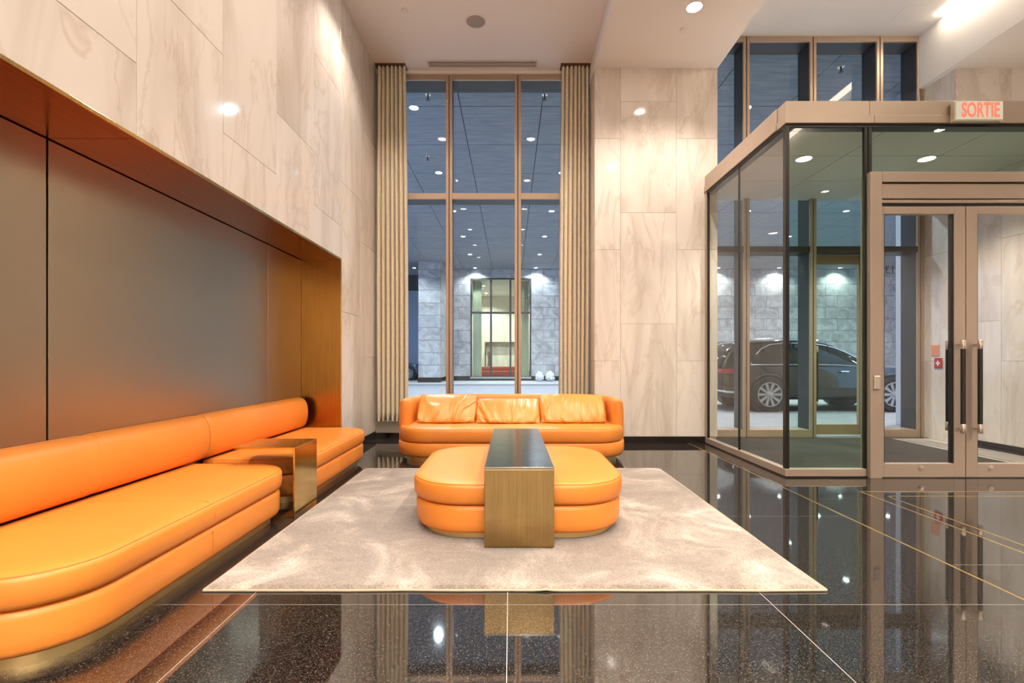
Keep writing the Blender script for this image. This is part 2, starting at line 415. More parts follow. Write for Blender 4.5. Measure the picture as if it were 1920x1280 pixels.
# ------------------------------------------------------------------ window 2 (entrance facade, from floor to raised ceiling)
w2 = struct(empty('window_2', (4.3, YW, 0)), 'bronze mullioned glazing behind and above the vestibule')
mx = [2.41, 3.36, 4.31, 5.26, 5.84]
for xc in mx[1:]: mullion(w2, xc, 0.0, 5.709, depth=0.26)
for i in range(4):
    a = max(mx[i]+0.045, 2.745); b = mx[i+1]-0.045
    box('head', a, b, YW, YW+0.03, 5.63, 5.71, 'window_bronze', w2, 0.003)
    box('head_reveal', a, b, YW+0.03, YW+0.3, 5.63, 5.69, 'window_dark', w2)
    box('pane', a-0.02, b+0.02, YW+0.26, YW+0.272, 2.72, 5.65, 'window_glass', w2)
    box('transom', a, b, YW+0.0, YW+0.28, 2.64, 2.72, 'window_dark', w2)
    if i != 2:
        box('pane', a-0.02, b+0.02, YW+0.26, YW+0.272, 0.10, 2.66, 'door_glass', w2)
        box('sill_rail', a, b, YW+0.0, YW+0.28, 0.0, 0.11, 'window_bronze', w2, 0.003)
nm = text_mesh('131', 0.16, 0.002)
nm.transform(Matrix.Translation((5.575, YW+0.278, 2.43)) @ Matrix.Rotation(PI, 4, 'Z') @ Matrix.Rotation(PI/2, 4, 'X'))
link('street_number', nm, 'number_grey', w2)
d3 = struct(empty('door_3', (4.78, YW+0.2, 0)), 'outer entrance door with wood-brown frame')
mat('door_brown', (0.36, 0.25, 0.15), 0.4, 0.2)
YD = YW+0.2
box('stile', 4.356, 4.47, YD, YD+0.05, 0.012, 2.63, 'door_brown', d3, 0.003)
box('stile', 5.10, 5.214, YD, YD+0.05, 0.012, 2.63, 'door_brown', d3, 0.003)
box('rail', 4.47, 5.10, YD, YD+0.05, 0.012, 0.16, 'door_brown', d3, 0.003)
box('rail', 4.47, 5.10, YD, YD+0.05, 2.50, 2.63, 'door_brown', d3, 0.003)
box('pane', 4.46, 5.11, YD+0.02, YD+0.03, 0.15, 2.51, 'door_glass', d3)
def pull_handle(parent, x, y, z0, z1, ydoor):
    h = link('handle', lathe_mesh([(0.019, z0+0.085), (0.019, z1-0.085)], (x, y, 0), n=16), 'black_grip', parent, 50)
    for (a, b) in ((z0, z0+0.085), (z1-0.085, z1)):
        link('handle_end', lathe_mesh([(0.0185, a), (0.021, a+0.004), (0.021, b-0.004), (0.0185, b)], (x, y, 0), n=16), 'steel', h, 50)
        zc = (a+b)/2
        link('standoff', tube_mesh([(x, y, zc), (x, ydoor, zc)], 0.011, 10), 'steel', h, 50)
pull_handle(d3, 4.44, YD-0.07, 0.42, 1.30, YD+0.005)

# ------------------------------------------------------------------ vestibule
XV = 2.58; YV = 4.60
ve = struct(empty('vestibule', (XV, YV, 0)), 'bronze-framed glass entrance vestibule')
XE = 5.9
AN = 'anodized'
# fascia front (two lengths) and side, each in two steps
for (a, b) in ((XV, 3.36), (3.363, XE)):
    box('fascia', a, b, YV-0.01, YV+0.14, 3.385, 3.525, AN, ve, 0.003)
for (a, b) in ((XV-0.012, 3.393), (3.396, XE)):
    box('fascia_lower', a, b, YV-0.025, YV+0.14, 3.312, 3.384, AN, ve, 0.003)
box('fascia', XV-0.01, XV+0.12, YV+0.141, YS-0.002, 3.385, 3.525, AN, ve, 0.003)
box('fascia_lower', XV-0.022, XV+0.12, YV+0.141, YS-0.002, 3.312, 3.384, AN, ve, 0.003)
box('head_gasket', XV, 5.9, YV+0.0, YV+0.10, 3.285, 3.311, 'gasket', ve)
box('head_gasket', XV, XV+0.10, YV+0.10, YS-0.002, 3.285, 3.311, 'gasket', ve)
box('roof', XV+0.1, XE, YV+0.1, 6.97, 3.44, 3.50, 'ceiling_paint', ve)
# vestibule ceiling panels, 2 x 3 with open joints
for i in range(3):
    for j in range(3):
        x0 = XV+0.12+i*1.065; y0 = YV+0.15+j*0.775
        box('ceiling_panel', x0+0.006, x0+1.06, y0+0.006, y0+0.77, 3.40, 3.425, 'trim_white', ve)
# base rail
box('base_rail', XV-0.01, 3.33, YV-0.012, YV+0.06, 0.012, 0.082, AN, ve, 0.004)
box('base_rail', XV-0.01, XV+0.06, YV+0.061, YS-0.008, 0.012, 0.082, AN, ve, 0.004)
box('base_gap', XV-0.004, 3.45, YV-0.004, YV+0.06, 0, 0.013, 'gasket', ve)
box('base_gap', XV-0.004, XV+0.06, YV+0.061, YS-0.008, 0, 0.013, 'gasket', ve)
box('end_post', XV-0.012, XV+0.04, YS-0.05, YS-0.008, 0.083, 3.311, AN, ve, 0.003)
box('end_gasket', XV+0.003, XV+0.028, YS-0.075, YS-0.051, 0.083, 3.285, 'gasket', ve)
# glass
box('pane', XV+0.01, XV+0.022, 5.572, YS-0.06, 0.08, 3.29, 'vestibule_glass', ve)
box('pane', XV+0.01, XV+0.022, YV+0.04, 5.556, 0.08, 3.29, 'vestibule_glass', ve)
box('joint_seal', XV+0.006, XV+0.026, 5.555, 5.573, 0.082, 3.286, 'gasket', ve)
box('corner_seal', XV+0.0, XV+0.035, YV+0.0, YV+0.045, 0.082, 3.286, 'gasket', ve)
box('pane', XV+0.035, 3.325, YV+0.012, YV+0.026, 0.08, 3.29, 'green_glass', ve)
box('joint_seal', 3.322, 3.35, YV+0.004, YV+0.034, 0.082, 3.286, 'gasket', ve)
box('joint_seal', 3.362, 3.392, YV+0.004, YV+0.034, 2.85, 3.286, 'gasket', ve)
box('pane', 3.392, XE, YV+0.012, YV+0.026, 2.84, 3.29, 'green_glass', ve)
# door portal
box('portal_post', 3.345, 3.452, YV-0.045, YV+0.09, 0.0, 2.85, AN, ve, 0.003)
box('portal_post', 5.10, 5.21, YV-0.045, YV+0.09, 0.0, 2.85, AN, ve, 0.003)
box('portal_head', 3.454, 5.098, YV-0.045, YV+0.09, 2.755, 2.85, AN, ve, 0.003)
box('head_panel', 3.454, 5.098, YV-0.030, YV+0.09, 2.605, 2.742, AN, ve, 0.003)
box('head_groove', 3.454, 5.098, YV-0.012, YV+0.08, 2.735, 2.76, 'gasket', ve)
box('head_bead', 3.454, 5.098, YV-0.024, YV+0.09, 2.565, 2.595, AN, ve, 0.003)
box('head_groove', 3.454, 5.098, YV-0.010, YV+0.08, 2.545, 2.612, 'gasket', ve)
box('pane', 5.215, XE, YV+0.012, YV+0.026, 0.08, 2.84, 'green_glass', ve)
box('push_button_plate', 3.372, 3.428, YV-0.056, YV-0.045, 0.83, 0.955, 'steel', ve, 0.004)
# vestibule side wall of stone and floor inside
vw = struct(box('wall_vestibule', 5.912, 6.1, YV, YS+0.02, 0, 3.44, 'grout'), 'stone side wall inside the vestibule')
for k in range(3): slab_column(vw, 'Y', YV+0.65*k, min(YV+0.65*(k+1), YS), 0.09, 3.40, 2.56 if k % 2 else 3.05, 5.9, -1)
box('skirting', 5.892, 5.905, YV+0.1, YS, 0, 0.09, 'black_base', vw)
vf = struct(box('floor_vestibule', XV+0.062, 5.9, YV+0.062, 6.9, -0.09, 0.0, 'vestibule_floor'), 'pale stone floor border inside the vestibule')
tag(box('entrance_mat', 2.80, 5.30, YV+0.14, 6.84, 0.0, 0.012, 'mat_fibre', None, 0.004), 'dark brown entrance mat inside the glass vestibule', 'mat')
tag(box('floor_grating', 5.42, 5.70, YV+0.14, 6.84, 0.0, 0.008, 'grille_grey', None, 0.002), 'narrow grey floor strip beside the vestibule mat', 'floor strip')

def door_leaf(n, x0, x1, wl_, wr_, hx, label):
    d = struct(empty('door_%d' % n, ((x0+x1)/2, YV, 0)), label)
    y0, y1 = YV-0.018, YV+0.035
    box('stile', x0, x0+wl_, y0, y1, 0.008, 2.535, AN, d, 0.003)
    box('stile', x1-wr_, x1, y0, y1, 0.008, 2.535, AN, d, 0.003)
    box('bottom_rail', x0+wl_, x1-wr_, y0, y1, 0.008, 0.135, AN, d, 0.003)
    box('top_rail', x0+wl_, x1-wr_, y0, y1, 2.465, 2.535, AN, d, 0.003)
    for (a, b, z0, z1) in ((x0+wl_, x0+wl_+0.012, 0.135, 2.465), (x1-wr_-0.012, x1-wr_, 0.135, 2.465)):
        box('glazing_bead', a, b, y0+0.010, y1, z0, z1, 'gasket', d)
    box('pane', x0+wl_+0.008, x1-wr_-0.008, YV+0.004, YV+0.014, 0.125, 2.475, 'door_glass', d)
    xc = (x0+x1)/2 - 0.02 if n == 1 else x0+0.23
    link('lock_cover', lathe_mesh([(0.026, 0), (0.024, -0.006), (0.0, -0.008)], (xc, y0, 0.095), 'Y', 20), 'steel', d, 50)
    pull_handle(d, hx, YV-0.075, 0.425, 1.287, y0+0.002)
    pull_handle(d, hx + (0.03 if n == 1 else 0.0), YV+0.115, 0.425, 1.287, y1-0.002)
    return d
door_leaf(1, 3.457, 4.250, 0.033, 0.105, 4.175, 'glass entrance door leaf beside the push button')
door_leaf(2, 4.258, 5.095, 0.105, 0.05, 4.333, 'glass entrance door leaf under the exit sign')

# exit sign
es = tag(empty('exit_sign', (4.32, 4.59, 3.31)), 'red lettered SORTIE exit sign box on the vestibule fascia', 'sign')
box('housing', 4.10, 4.545, 4.528, 4.576, 3.308, 3.490, 'sign_housing', es, 0.003)
box('face', 4.108, 4.537, 4.519, 4.528, 3.318, 3.482, 'sign_face', es)
tm = text_mesh('SORTIE', 0.165, 0.0015, 0.66, 0.0045)
tm.transform(Matrix.Translation((4.330, 4.5175, 3.398)) @ Matrix.Rotation(PI/2, 4, 'X') @ Matrix.Scale(1.12, 4, (0, 1, 0)))
link('lettering', tm, 'sign_red', es)

# wall plate with white cross and a pink note on the vestibule wall
wp = tag(empty('emergency_plate', (5.889, 6.74, 0.99)), 'small red plate with white cross on the vestibule stone wall', 'sign')
box('plate', 5.877, 5.889, 6.685, 6.805, 0.99, 1.13, 'plate_red', wp, 0.002)
box('cross_bar', 5.873, 5.878, 6.712, 6.778, 1.048, 1.068, 'white_paint', wp)
box('cross_bar', 5.8725, 5.8775, 6.735, 6.755, 1.022, 1.094, 'white_paint', wp)
tag(box('paper_note', 5.882, 5.8895, 6.73, 6.86, 1.16, 1.31, 'note_pink'), 'pink paper note above the red plate on the stone wall', 'note')

# ------------------------------------------------------------------ niche
ni = struct(empty('trim_5', (-2.1, 5.49, 0)), 'bronze lined wall niche behind the long bench')
XN = -2.34
js = [-6.5, -4.27, -2.02, 0.23, 2.48, 4.73, 5.488]
for i in range(len(js)-1):
    box('back_panel', XN-0.03, XN, js[i]+0.006, js[i+1]-0.001 if i == len(js)-2 else js[i+1]-0.006 if i != 4 else js[i+1]-0.002, 0.30, 2.215, 'niche_panel_metal', ni, 0.002)
    box('soffit_panel', XN, XW+0.004, js[i]+0.002, js[i+1]-0.001, 2.22, 2.236, 'niche_soffit', ni)
box('jamb_panel', XN, XW+0.004, 5.490, 5.506, 0.0, 2.222, 'niche_bronze', ni)
box('edge_trim', XW-0.004, XW+0.010, REAR, 5.508, 2.222, 2.240, 'brass_table', ni, 0.001)
box('edge_trim', XW-0.004, XW+0.010, 5.494, 5.510, 0.0, 2.222, 'brass_table', ni, 0.001)

# ------------------------------------------------------------------ long benches
def bench(y0, y1, label):
    XF = -1.55
    b = tag(empty('leather_bench', ((XN+XF)/2, (y0+y1)/2, 0)), label, 'bench', 'orange leather wall benches')
    r = 0.30; rad = (0.02, r, r, 0.02); xb_ = XN+0.012
    slab('plinth', xb_, XF-0.07, y0+0.07, y1-0.07, (0.01, r-0.06, r-0.06, 0.01), [(0, 0), (0, 0.07)], 'plinth_brass', b)
    h = 0.225
    bd = slab('base', xb_, XF-0.012, y0+0.012, y1-0.012, rad, [(0.03, 0.055), (0.012, 0.06), (0.002, 0.08), (0, 0.12), (0, 0.19), (0.006, 0.215), (0.03, h)], 'orange_leather', b)
    cu = slab('seat_cushion', xb_, XF, y0, y1, rad, cushion_prof(h+0.001, 0.352, 0.022), 'orange_leather', b)
    o = outline(xb_, XF, y0, y1, rad, 0.014)
    tube('piping', [(p[0], p[1], 0.3465) for p in o], 0.0035, 'orange_thread', cu, 6, True)
    ym = (y0+y1)/2 - 0.04
    tube('seam', [(xb_+0.12, ym, 0.3612), (XF-0.10, ym, 0.361), (XF-0.04, ym, 0.357), (XF-0.012, ym, 0.345), (XF+0.0005, ym, 0.29), (XF-0.003, ym, 0.245)], 0.0018, 'orange_thread', cu, 6)
    tube('seam', [(XF-0.0115, ym, 0.205), (XF-0.0115, ym, 0.12), (XF-0.013, ym, 0.08)], 0.0018, 'orange_thread', bd, 6)
    yb0, yb1 = (y0+0.05, 3.628) if y0 < 3 else (3.632, y1-0.10)
    for k in range(2):
        a = yb0 + (yb1-yb0)/2*k; c = yb0 + (yb1-yb0)/2*(k+1)
        prof = []
        for q in range(17):
            t = -PI/2 + PI*q/16
            prof.append((0.125*max(0, math.cos(t))**0.55 if q not in (0, 16) else 0.0, 0.53 + 0.165*math.sin(t)))
        st = [(a, 0.93 if k == 0 else 0.975), (a+0.012, 0.985), (a+0.04, 1), (c-0.04, 1), (c-0.012, 0.985), (c, 0.93 if k == 1 else 0.975)]
        vs = []; fs = []; n = len(prof)
        for (y, s) in st:
            for (d, z) in prof: vs.append((XN+0.006 + d*s, y, 0.53 + (z-0.53)*s))
        for i in range(len(st)-1):
            for q in range(n): fs.append((i*n+q, i*n+(q+1) % n, (i+1)*n+(q+1) % n, (i+1)*n+q))
        fs.append(tuple(range(n))); fs.append(tuple((len(st)-1)*n+q for q in range(n)))
        link('backrest', pyd(vs, fs), 'orange_leather', b, 50)
    return b
bench(1.66, 3.57, 'long orange leather bench nearest, in front of the niche')
bench(3.69, 5.475, 'orange leather bench behind the small brass side table')

# ------------------------------------------------------------------ brass side table over the bench
st = tag(empty('side_table', (-1.515, 3.625, 0)), 'small brass waterfall side table reaching over the bench', 'side table')
box('top', -1.95, -1.507, 3.43, 3.82, 0.478, 0.490, 'brass_table', st, 0.0015)
box('leg_panel', -1.519, -1.507, 3.43, 3.82, 0.010, 0.478, 'brass_table', st, 0.0015)
box('foot_plate', -1.60, -1.507, 3.43, 3.82, 0.0, 0.010, 'brass_table', st, 0.0015)

# ------------------------------------------------------------------ rug
def make_rug():
    x0, x1, y0, y1 = -1.46, 1.505, 2.337, 4.94; nx, ny = 160, 140; vs = []; fs = []
    for j in range(ny+1):
        for i in range(nx+1):
            u, v = i/nx, j/ny
            x = x0+(x1-x0)*u; y = y0+(y1-y0)*v
            e = 0.006*noise.noise(Vector((x*3, y*3, 4.2))) + 0.003*noise.noise(Vector((x*22, y*22, 1.2)))
            if i in (0, nx): x += e
            if j in (0, ny): y += e
            z = 0.019 + 0.0025*noise.noise(Vector((x*18, y*18, 0))) + 0.0018*noise.noise(Vector((x*55, y*55, 3)))
            rp = math.exp(-((x-0.165)/0.035)**2)*math.exp(-(y-y0)/0.20)*0.002
            z += rp
            if i in (0, nx) or j in (0, ny): z = 0.002 + rp
            vs.append((x, y, z))
    for j in range(ny):
        for i in range(nx):
            a = j*(nx+1)+i; fs.append((a, a+1, a+nx+2, a+nx+1))
    r = tag(empty('rug', (0.02, 3.64, 0)), 'beige shimmering pile rug under the ottoman and console', 'rug')
    link('pile', pyd(vs, fs), 'rug_pile', r, 60)
    pts = []
    for k in range(90):
        x = x0 + (x1-x0)*k/89
        pts.append((x, y0-0.004 + 0.005*noise.noise(Vector((x*3, y0*3, 4.2))), 0.006+math.exp(-((x-0.165)/0.035)**2)*0.005 + 0.001*noise.noise(Vector((x*30, 0, 0)))))
    tube('hem', pts, 0.006, 'rug_hem', r, 8)
    for xx in (x0, x1):
        tube('hem', [(xx + 0.004*noise.noise(Vector((xx*3, y*3, 4.2))), y, 0.006) for y in [y0 + (y1-y0)*k/60 for k in range(61)]], 0.005, 'rug_hem', r, 6)
make_rug()

# ------------------------------------------------------------------ ottoman
RZ = 0.0238
ot = tag(empty('ottoman', (0.05, 3.58, RZ)), 'low square orange leather ottoman with rounded corners on the rug', 'ottoman')
ox0, ox1, oy0, oy1 = -0.635, 0.735, 2.91, 4.25; r4 = (0.36,)*4
slab('plinth', ox0+0.075, ox1-0.075, oy0+0.065, oy1-0.065, (0.30,)*4, [(0, RZ), (0, 0.085)], 'plinth_brass', ot)
slab('base', ox0+0.014, ox1-0.014, oy0+0.012, oy1-0.012, r4, [(0.035, 0.062), (0.015, 0.066), (0.004, 0.085), (0, 0.12), (0, 0.20), (0.006, 0.222), (0.03, 0.232)], 'orange_leather', ot)
cu = slab('seat_cushion', ox0, ox1, oy0, oy1, r4, cushion_prof(0.233, 0.362, 0.022), 'orange_leather', ot)
tube('piping', [(p[0], p[1], 0.3565) for p in outline(ox0, ox1, oy0, oy1, r4, 0.014)], 0.0035, 'orange_thread', cu, 6, True)

# ------------------------------------------------------------------ console bridging the ottoman
cb = tag(empty('bridge_console', (0.052, 3.62, RZ)), 'brushed bronze waterfall console table bridging the ottoman', 'table')
cx0, cx1 = -0.150, 0.252
box('top', cx0, cx1, 2.82, 4.42, 0.470, 0.485, 'bronze_top', cb, 0.002)
box('leg_panel', cx0, cx1, 2.82, 2.835, RZ, 0.470, 'bronze_front', cb, 0.002)
box('leg_panel', cx0, cx1, 4.405, 4.42, RZ, 0.470, 'bronze_front', cb, 0.002)

# ------------------------------------------------------------------ sofa
so = tag(empty('sofa', (0.01, 5.72, 0)), 'orange leather sofa with curved shell back in front of the window', 'sofa')
sx0, sx1, sy0, sy1 = -1.262, 1.285, 5.20, 6.22
rs = (0.38, 0.38, 0.36, 0.36)
slab('plinth', sx0+0.09, sx1-0.09, sy0+0.08, sy1-0.08, (0.3,)*4, [(0, 0), (0, 0.075)], 'plinth_brass', so)
slab('base', sx0, sx1, sy0+0.01, sy1, rs, [(0.05, 0.052), (0.022, 0.060), (0.006, 0.085), (0, 0.12), (0, 0.20), (0.01, 0.212), (0.04, 0.215)], 'orange_leather', so)
cu = slab('seat_cushion', sx0+0.02, sx1-0.02, sy0, 5.98, (0.36, 0.36, 0.05, 0.05), cushion_prof(0.216, 0.368, 0.024), 'orange_leather', so)
tube('piping', [(p[0], p[1], 0.362) for p in outline(sx0+0.02, sx1-0.02, sy0, 5.98, (0.36, 0.36, 0.05, 0.05), 0.015)], 0.0035, 'orange_thread', cu, 6, True)
for xs_ in (-0.43, 0.45):
    tube('seam', [(xs_, 5.62, 0.377), (xs_, 5.30, 0.376), (xs_, 5.24, 0.374), (xs_, 5.215, 0.362), (xs_, 5.1995, 0.30), (xs_, 5.203, 0.24)], 0.0016, 'orange_thread', cu, 6)
def shell():
    t = 0.135; r = 0.36 - t/2
    xa, xb_, ya, yb = sx0+t/2, sx1-t/2, 5.57, sy1-t/2
    path = []   # (point, tangent)
    for k in range(6): path.append((Vector((xa, ya+(yb-r-ya)*k/6, 0)), Vector((0, 1, 0))))
    for k in range(13):
        a = PI - 0.5*PI*k/12; path.append((Vector((xa+r+r*math.cos(a), yb-r+r*math.sin(a), 0)), Vector((math.sin(a), -math.cos(a), 0))))
    for k in range(1, 20): path.append((Vector((xa+r+(xb_-xa-2*r)*k/20, yb, 0)), Vector((1, 0, 0))))
    for k in range(13):
        a = 0.5*PI - 0.5*PI*k/12; path.append((Vector((xb_-r+r*math.cos(a), yb-r+r*math.sin(a), 0)), Vector((math.sin(a), -math.cos(a), 0))))
    for k in range(1, 7): path.append((Vector((xb_, yb-r-(yb-r-ya)*k/6, 0)), Vector((0, -1, 0))))
    prof = [(-0.5, 0.10), (-0.5, 0.30), (-0.5, 0.45), (-0.49, 0.56), (-0.45, 0.622), (-0.36, 0.658), (-0.22, 0.674), (0, 0.679), (0.22, 0.674), (0.36, 0.658), (0.45, 0.622), (0.49, 0.56), (0.5, 0.45), (0.5, 0.10)]
    rings = []
    ends = [(0.052, 0.30), (0.046, 0.62), (0.030, 0.86), (0.012, 0.97)]
    for off, s in ends: rings.append((path[0][0] - path[0][1]*off, path[0][1], s))
    for p, tg in path: rings.append((p, tg, 1.0))
    for off, s in reversed(ends): rings.append((path[-1][0] + path[-1][1]*off, path[-1][1], s))
    vs = []; fs = []; n = len(prof)
    L = len(rings)
    for i, (p, tg, s) in enumerate(rings):
        nrm = Vector((-tg.y, tg.x, 0))
        xr = abs(p.x - 0.01)/1.27
        dz = -0.022*max(0, (xr-0.55)/0.45)**2
        for (o, z) in prof:
            zz = z + dz*(z/0.68)
            if s < 1 and z > 0.5: zz -= (1-s)*0.035
            q = p + nrm*(o*t*s); vs.append((q.x, q.y, zz))
    for i in range(L-1):
        for k in range(n): fs.append((i*n+k, i*n+(k+1) % n, (i+1)*n+(k+1) % n, (i+1)*n+k))
    fs.append(tuple(range(n))); fs.append(tuple((L-1)*n+k for k in range(n)))
    return link('back_shell', pyd(vs, fs), 'orange_leather', so, 50)
shell()
for xs_ in (-0.40, 0.43):
    tube('seam', [(xs_, 6.085, 0.56), (xs_, 6.092, 0.625), (xs_, 6.12, 0.672), (xs_, 6.155, 0.6805), (xs_, 6.19, 0.672), (xs_, 6.218, 0.6)], 0.0016, 'orange_thread', so, 6)
def pillow(name, x0, x1, z0, z1, ybot, ytop, T, seed, label):
    nx, nz = 64, 40; vs = []; fs = []; w, h = (x1-x0)/2, (z1-z0)/2
    for side in (-1, 1):
        for j in range(nz+1):
            for i in range(nx+1):
                u, v = -1+2*i/nx, -1+2*j/nz
                # rounded outline
                pu = u*(1-0.035*v*v*abs(u)) ; pv = v*(1-0.05*u*u*abs(v))
                prof = max(0, (1-abs(u)**3.2)*(1-abs(v)**2.6))**0.5
                xx, zz = u*w, v*h
                q = Vector((xx*5.2+seed*7.1, zz*5.5, seed))
                n1 = noise.noise(q); wr = 0.0
                if side == -1:
                    # broad soft folds that fan out from the upper corners, plus a few sharp creases
                    fan = Vector((xx*6.5*(1-0.25*v) + 0.9*noise.noise(q*0.55), zz*2.6 + xx*2.2*(1 if u > 0 else -1), seed*1.3))
                    soft = noise.noise(fan*1.7)
                    cr = max(0, 1-abs(noise.noise(fan*1.25+Vector((4, 2, 1))))*5.5)
                    edge = 0.4+0.6*min(1, abs(u)**1.5+0.35*abs(v)+0.25*n1)
                    wr = (0.044*soft + 0.026*cr)*edge*min(1, prof*2.0)
                yy = side*(T*prof*(1+0.25*n1)) - wr
                sag = 0.010*noise.noise(Vector((xx*3, seed, 2)))*(v > 0)*v
                f = (v+1)/2
                vs.append(((x0+x1)/2 + pu*w, ybot + (ytop-ybot)*f + yy, (z0+z1)/2 + pv*h + sag))
    m1 = (nx+1)*(nz+1)
    for j in range(nz):
        for i in range(nx):
            a = j*(nx+1)+i; fs.append((a, a+1, a+nx+2, a+nx+1)); fs.append((m1+a, m1+a+nx+1, m1+a+nx+2, m1+a+1))
    me = pyd(vs, fs)
    bm = bmesh.new(); bm.from_mesh(me); bmesh.ops.remove_doubles(bm, verts=bm.verts, dist=0.0008); bmesh.ops.recalc_face_normals(bm, faces=bm.faces); bm.to_mesh(me); bm.free()
    o = tag(link(name, me, 'orange_leather_soft', None, 80), label, 'cushion', 'loose back cushions on the sofa')
    return o
pillow('back_cushion', -1.085, -0.400, 0.380, 0.690, 5.62, 5.92, 0.085, 1.7, 'creased orange leather cushion at the left end of the sofa')
pillow('back_cushion', -0.400, 0.345, 0.380, 0.640, 5.60, 5.93, 0.085, 4.1, 'lower middle orange leather cushion on the sofa')
pillow('back_cushion', 0.345, 1.115, 0.380, 0.690, 5.62, 5.92, 0.085, 8.6, 'creased orange leather cushion at the right end of the sofa')

# ------------------------------------------------------------------ curtains
def curtain(x0t, x1t, x0b, x1b, seed, label, track_x):
    z0, z1 = 0.255, 5.195; nx, nz = 150, 40; vs = []; fs = []
    rnd = random.Random(seed)
    # irregular pleat phases
    ph = [0]; 
    for i in range(nx): ph.append(ph[-1] + 2*PI*7.0/nx*(0.55+0.9*(0.5+0.5*noise.noise(Vector((i*0.045, seed, 0))))))
    for side in (0, 1):
        for j in range(nz+1):
            f = j/nz
            for i in range(nx+1):
                u = i/nx; wob = 0.010*noise.noise(Vector((u*3, f*1.5, seed)))*(1-f)
                a = x0b+(x1b-x0b)*u; b = x0t+(x1t-x0t)*u
                bul = 0.02*math.sin(PI*f)*(u-0.5)
                amp = 0.050*(0.9+0.35*noise.noise(Vector((u*4, f*0.8, seed+3))))
                p = ph[i] + 0.5*(1-f)*noise.noise(Vector((u*2.5, f*0.8, seed+9)))
                x = a+(b-a)*f + wob + bul
                y = 6.87 + amp*math.sin(p) + 0.006*noise.noise(Vector((u*6, f*1.2, seed))) + side*0.004
                hem = 0.006*math.sin(p)*(j == 0)
                vs.append((x + 0.012*math.cos(p)*0.8, y, z0+(z1-z0)*f+hem))
    m1 = (nx+1)*(nz+1)
    for j in range(nz):
        for i in range(nx):
            a = j*(nx+1)+i; fs.append((a, a+1, a+nx+2, a+nx+1)); fs.append((m1+a, m1+a+nx+1, m1+a+nx+2, m1+a+1))
    for j in range(nz):
        for i in (0, nx):
            a = j*(nx+1)+i; fs.append((a, a+nx+1, m1+a+nx+1, m1+a))
    for i in range(nx):
        fs.append((i, m1+i, m1+i+1, i+1))
    c = tag(empty('curtain', ((x0b+x1b)/2, 6.87, 0.255)), label, 'curtain', 'pleated cream curtains at the tall window')
    link('fabric', pyd(vs, fs), 'curtain_fabric', c, 80)
    box('track', track_x[0], track_x[1], 6.79, 6.95, 5.196, H1, 'curtain_track', c)
curtain(-1.875, -1.47, -1.885, -1.44, 2, 'cream pleated curtain beside the left stone wall', (-1.88, -1.46))
curtain(0.705, 1.09, 0.665, 1.085, 5, 'cream pleated curtain beside the back stone panel', (0.70, 1.105))

# ------------------------------------------------------------------ ceiling fittings
vt = tag(empty('ceiling_vent', (-0.39, 6.80, H1)), 'long slotted ceiling air vent above the window', 'vent')
box('backing', -1.14, 0.36, 6.735, 6.865, H1-0.004, H1, 'vent_dark', vt)
for (a, b, c, d) in ((-1.15, 0.37, 6.725, 6.745), (-1.15, 0.37, 6.855, 6.875), (-1.15, -1.13, 6.745, 6.855), (0.35, 0.37, 6.745, 6.855)):
    box('frame', a, b, c, d, H1-0.012, H1, 'vent_white', vt, 0.002)
for k in range(3): box('slat', -1.13, 0.35, 6.768+k*0.027, 6.778+k*0.027, H1-0.014, H1-0.004, 'vent_white', vt, 0.002)
sp = tag(empty('ceiling_speaker', (-0.42, 5.95, H1)), 'round grey ceiling speaker over the sofa', 'speaker')
link('rim', lathe_mesh([(0.13, 0), (0.13, -0.008), (0.118, -0.011), (0.115, -0.006)], (-0.42, 5.95, H1), n=40), 'trim_white', sp, 40)
link('grille', lathe_mesh([(0.116, -0.004), (0.11, -0.009), (0.0, -0.011)], (-0.42, 5.95, H1), n=40), 'grille_grey', sp, 40)
def sprinkler(x, y, h, label):
    o = link('ceiling_sprinkler', lathe_mesh([(0.040, 0), (0.040, -0.012), (0.036, -0.016), (0.0, -0.017)], (0, 0, 0), n=28), 'trim_white', None, 40)
    o.location = (x, y, h); tag(o, label, 'sprinkler', 'ceiling sprinkler caps')
sprinkler(-1.24, 5.77, H1, 'small white sprinkler cap near the ceiling speaker')
sprinkler(2.02, 5.73, H2, 'small white sprinkler cap beside the bright downlight')

dl_tr = lathe_mesh([(0.092, 0), (0.092, -0.006), (0.082, -0.009), (0.078, -0.004), (0.076, 0)], (0, 0, 0), n=32)
dl_tr.materials.append(M['trim_white'])
def lens_mesh(mt):
    me = lathe_mesh([(0.078, -0.002), (0.070, -0.006), (0.0, -0.008)], (0, 0, 0), n=28); me.materials.append(M[mt]); return me
lens_w, lens_c = lens_mesh('lens'), lens_mesh('lens_cool')
def downlight(x, y, h, power, label, group, col=WARM, lens=None, angle=125, blend=0.6, name='downlight'):
    d = tag(empty(name, (x, y, h)), label, 'downlight', group)
    for nm_, me in (('trim_ring', dl_tr), ('lens', lens or lens_w)):
        o = bpy.data.objects.new(nm_, me); C.objects.link(o); o.parent = d
    light('lamp', 'SPOT', (x, y, h-0.03), power, col, d, spot_size=math.radians(angle), spot_blend=blend, shadow_soft_size=0.07)
ORD = ['first', 'second', 'third', 'fourth', 'fifth', 'sixth', 'seventh', 'eighth']
for k, yy in enumerate((5.28, 3.18, 1.08, -1.02, -3.12, -5.2)):
    for xx in (-1.27, 0.38): downlight(xx, yy, H1, P_MAIN if yy > -1.1 else P_REAR_FILL, 'round main ceiling downlight, %s from the window in the row %s' % (ORD[k], 'along the left stone wall' if xx < 0 else 'above the sofa and console'), 'main ceiling downlights')  # rearmost rows are unseen and powered up as fill for the seating area
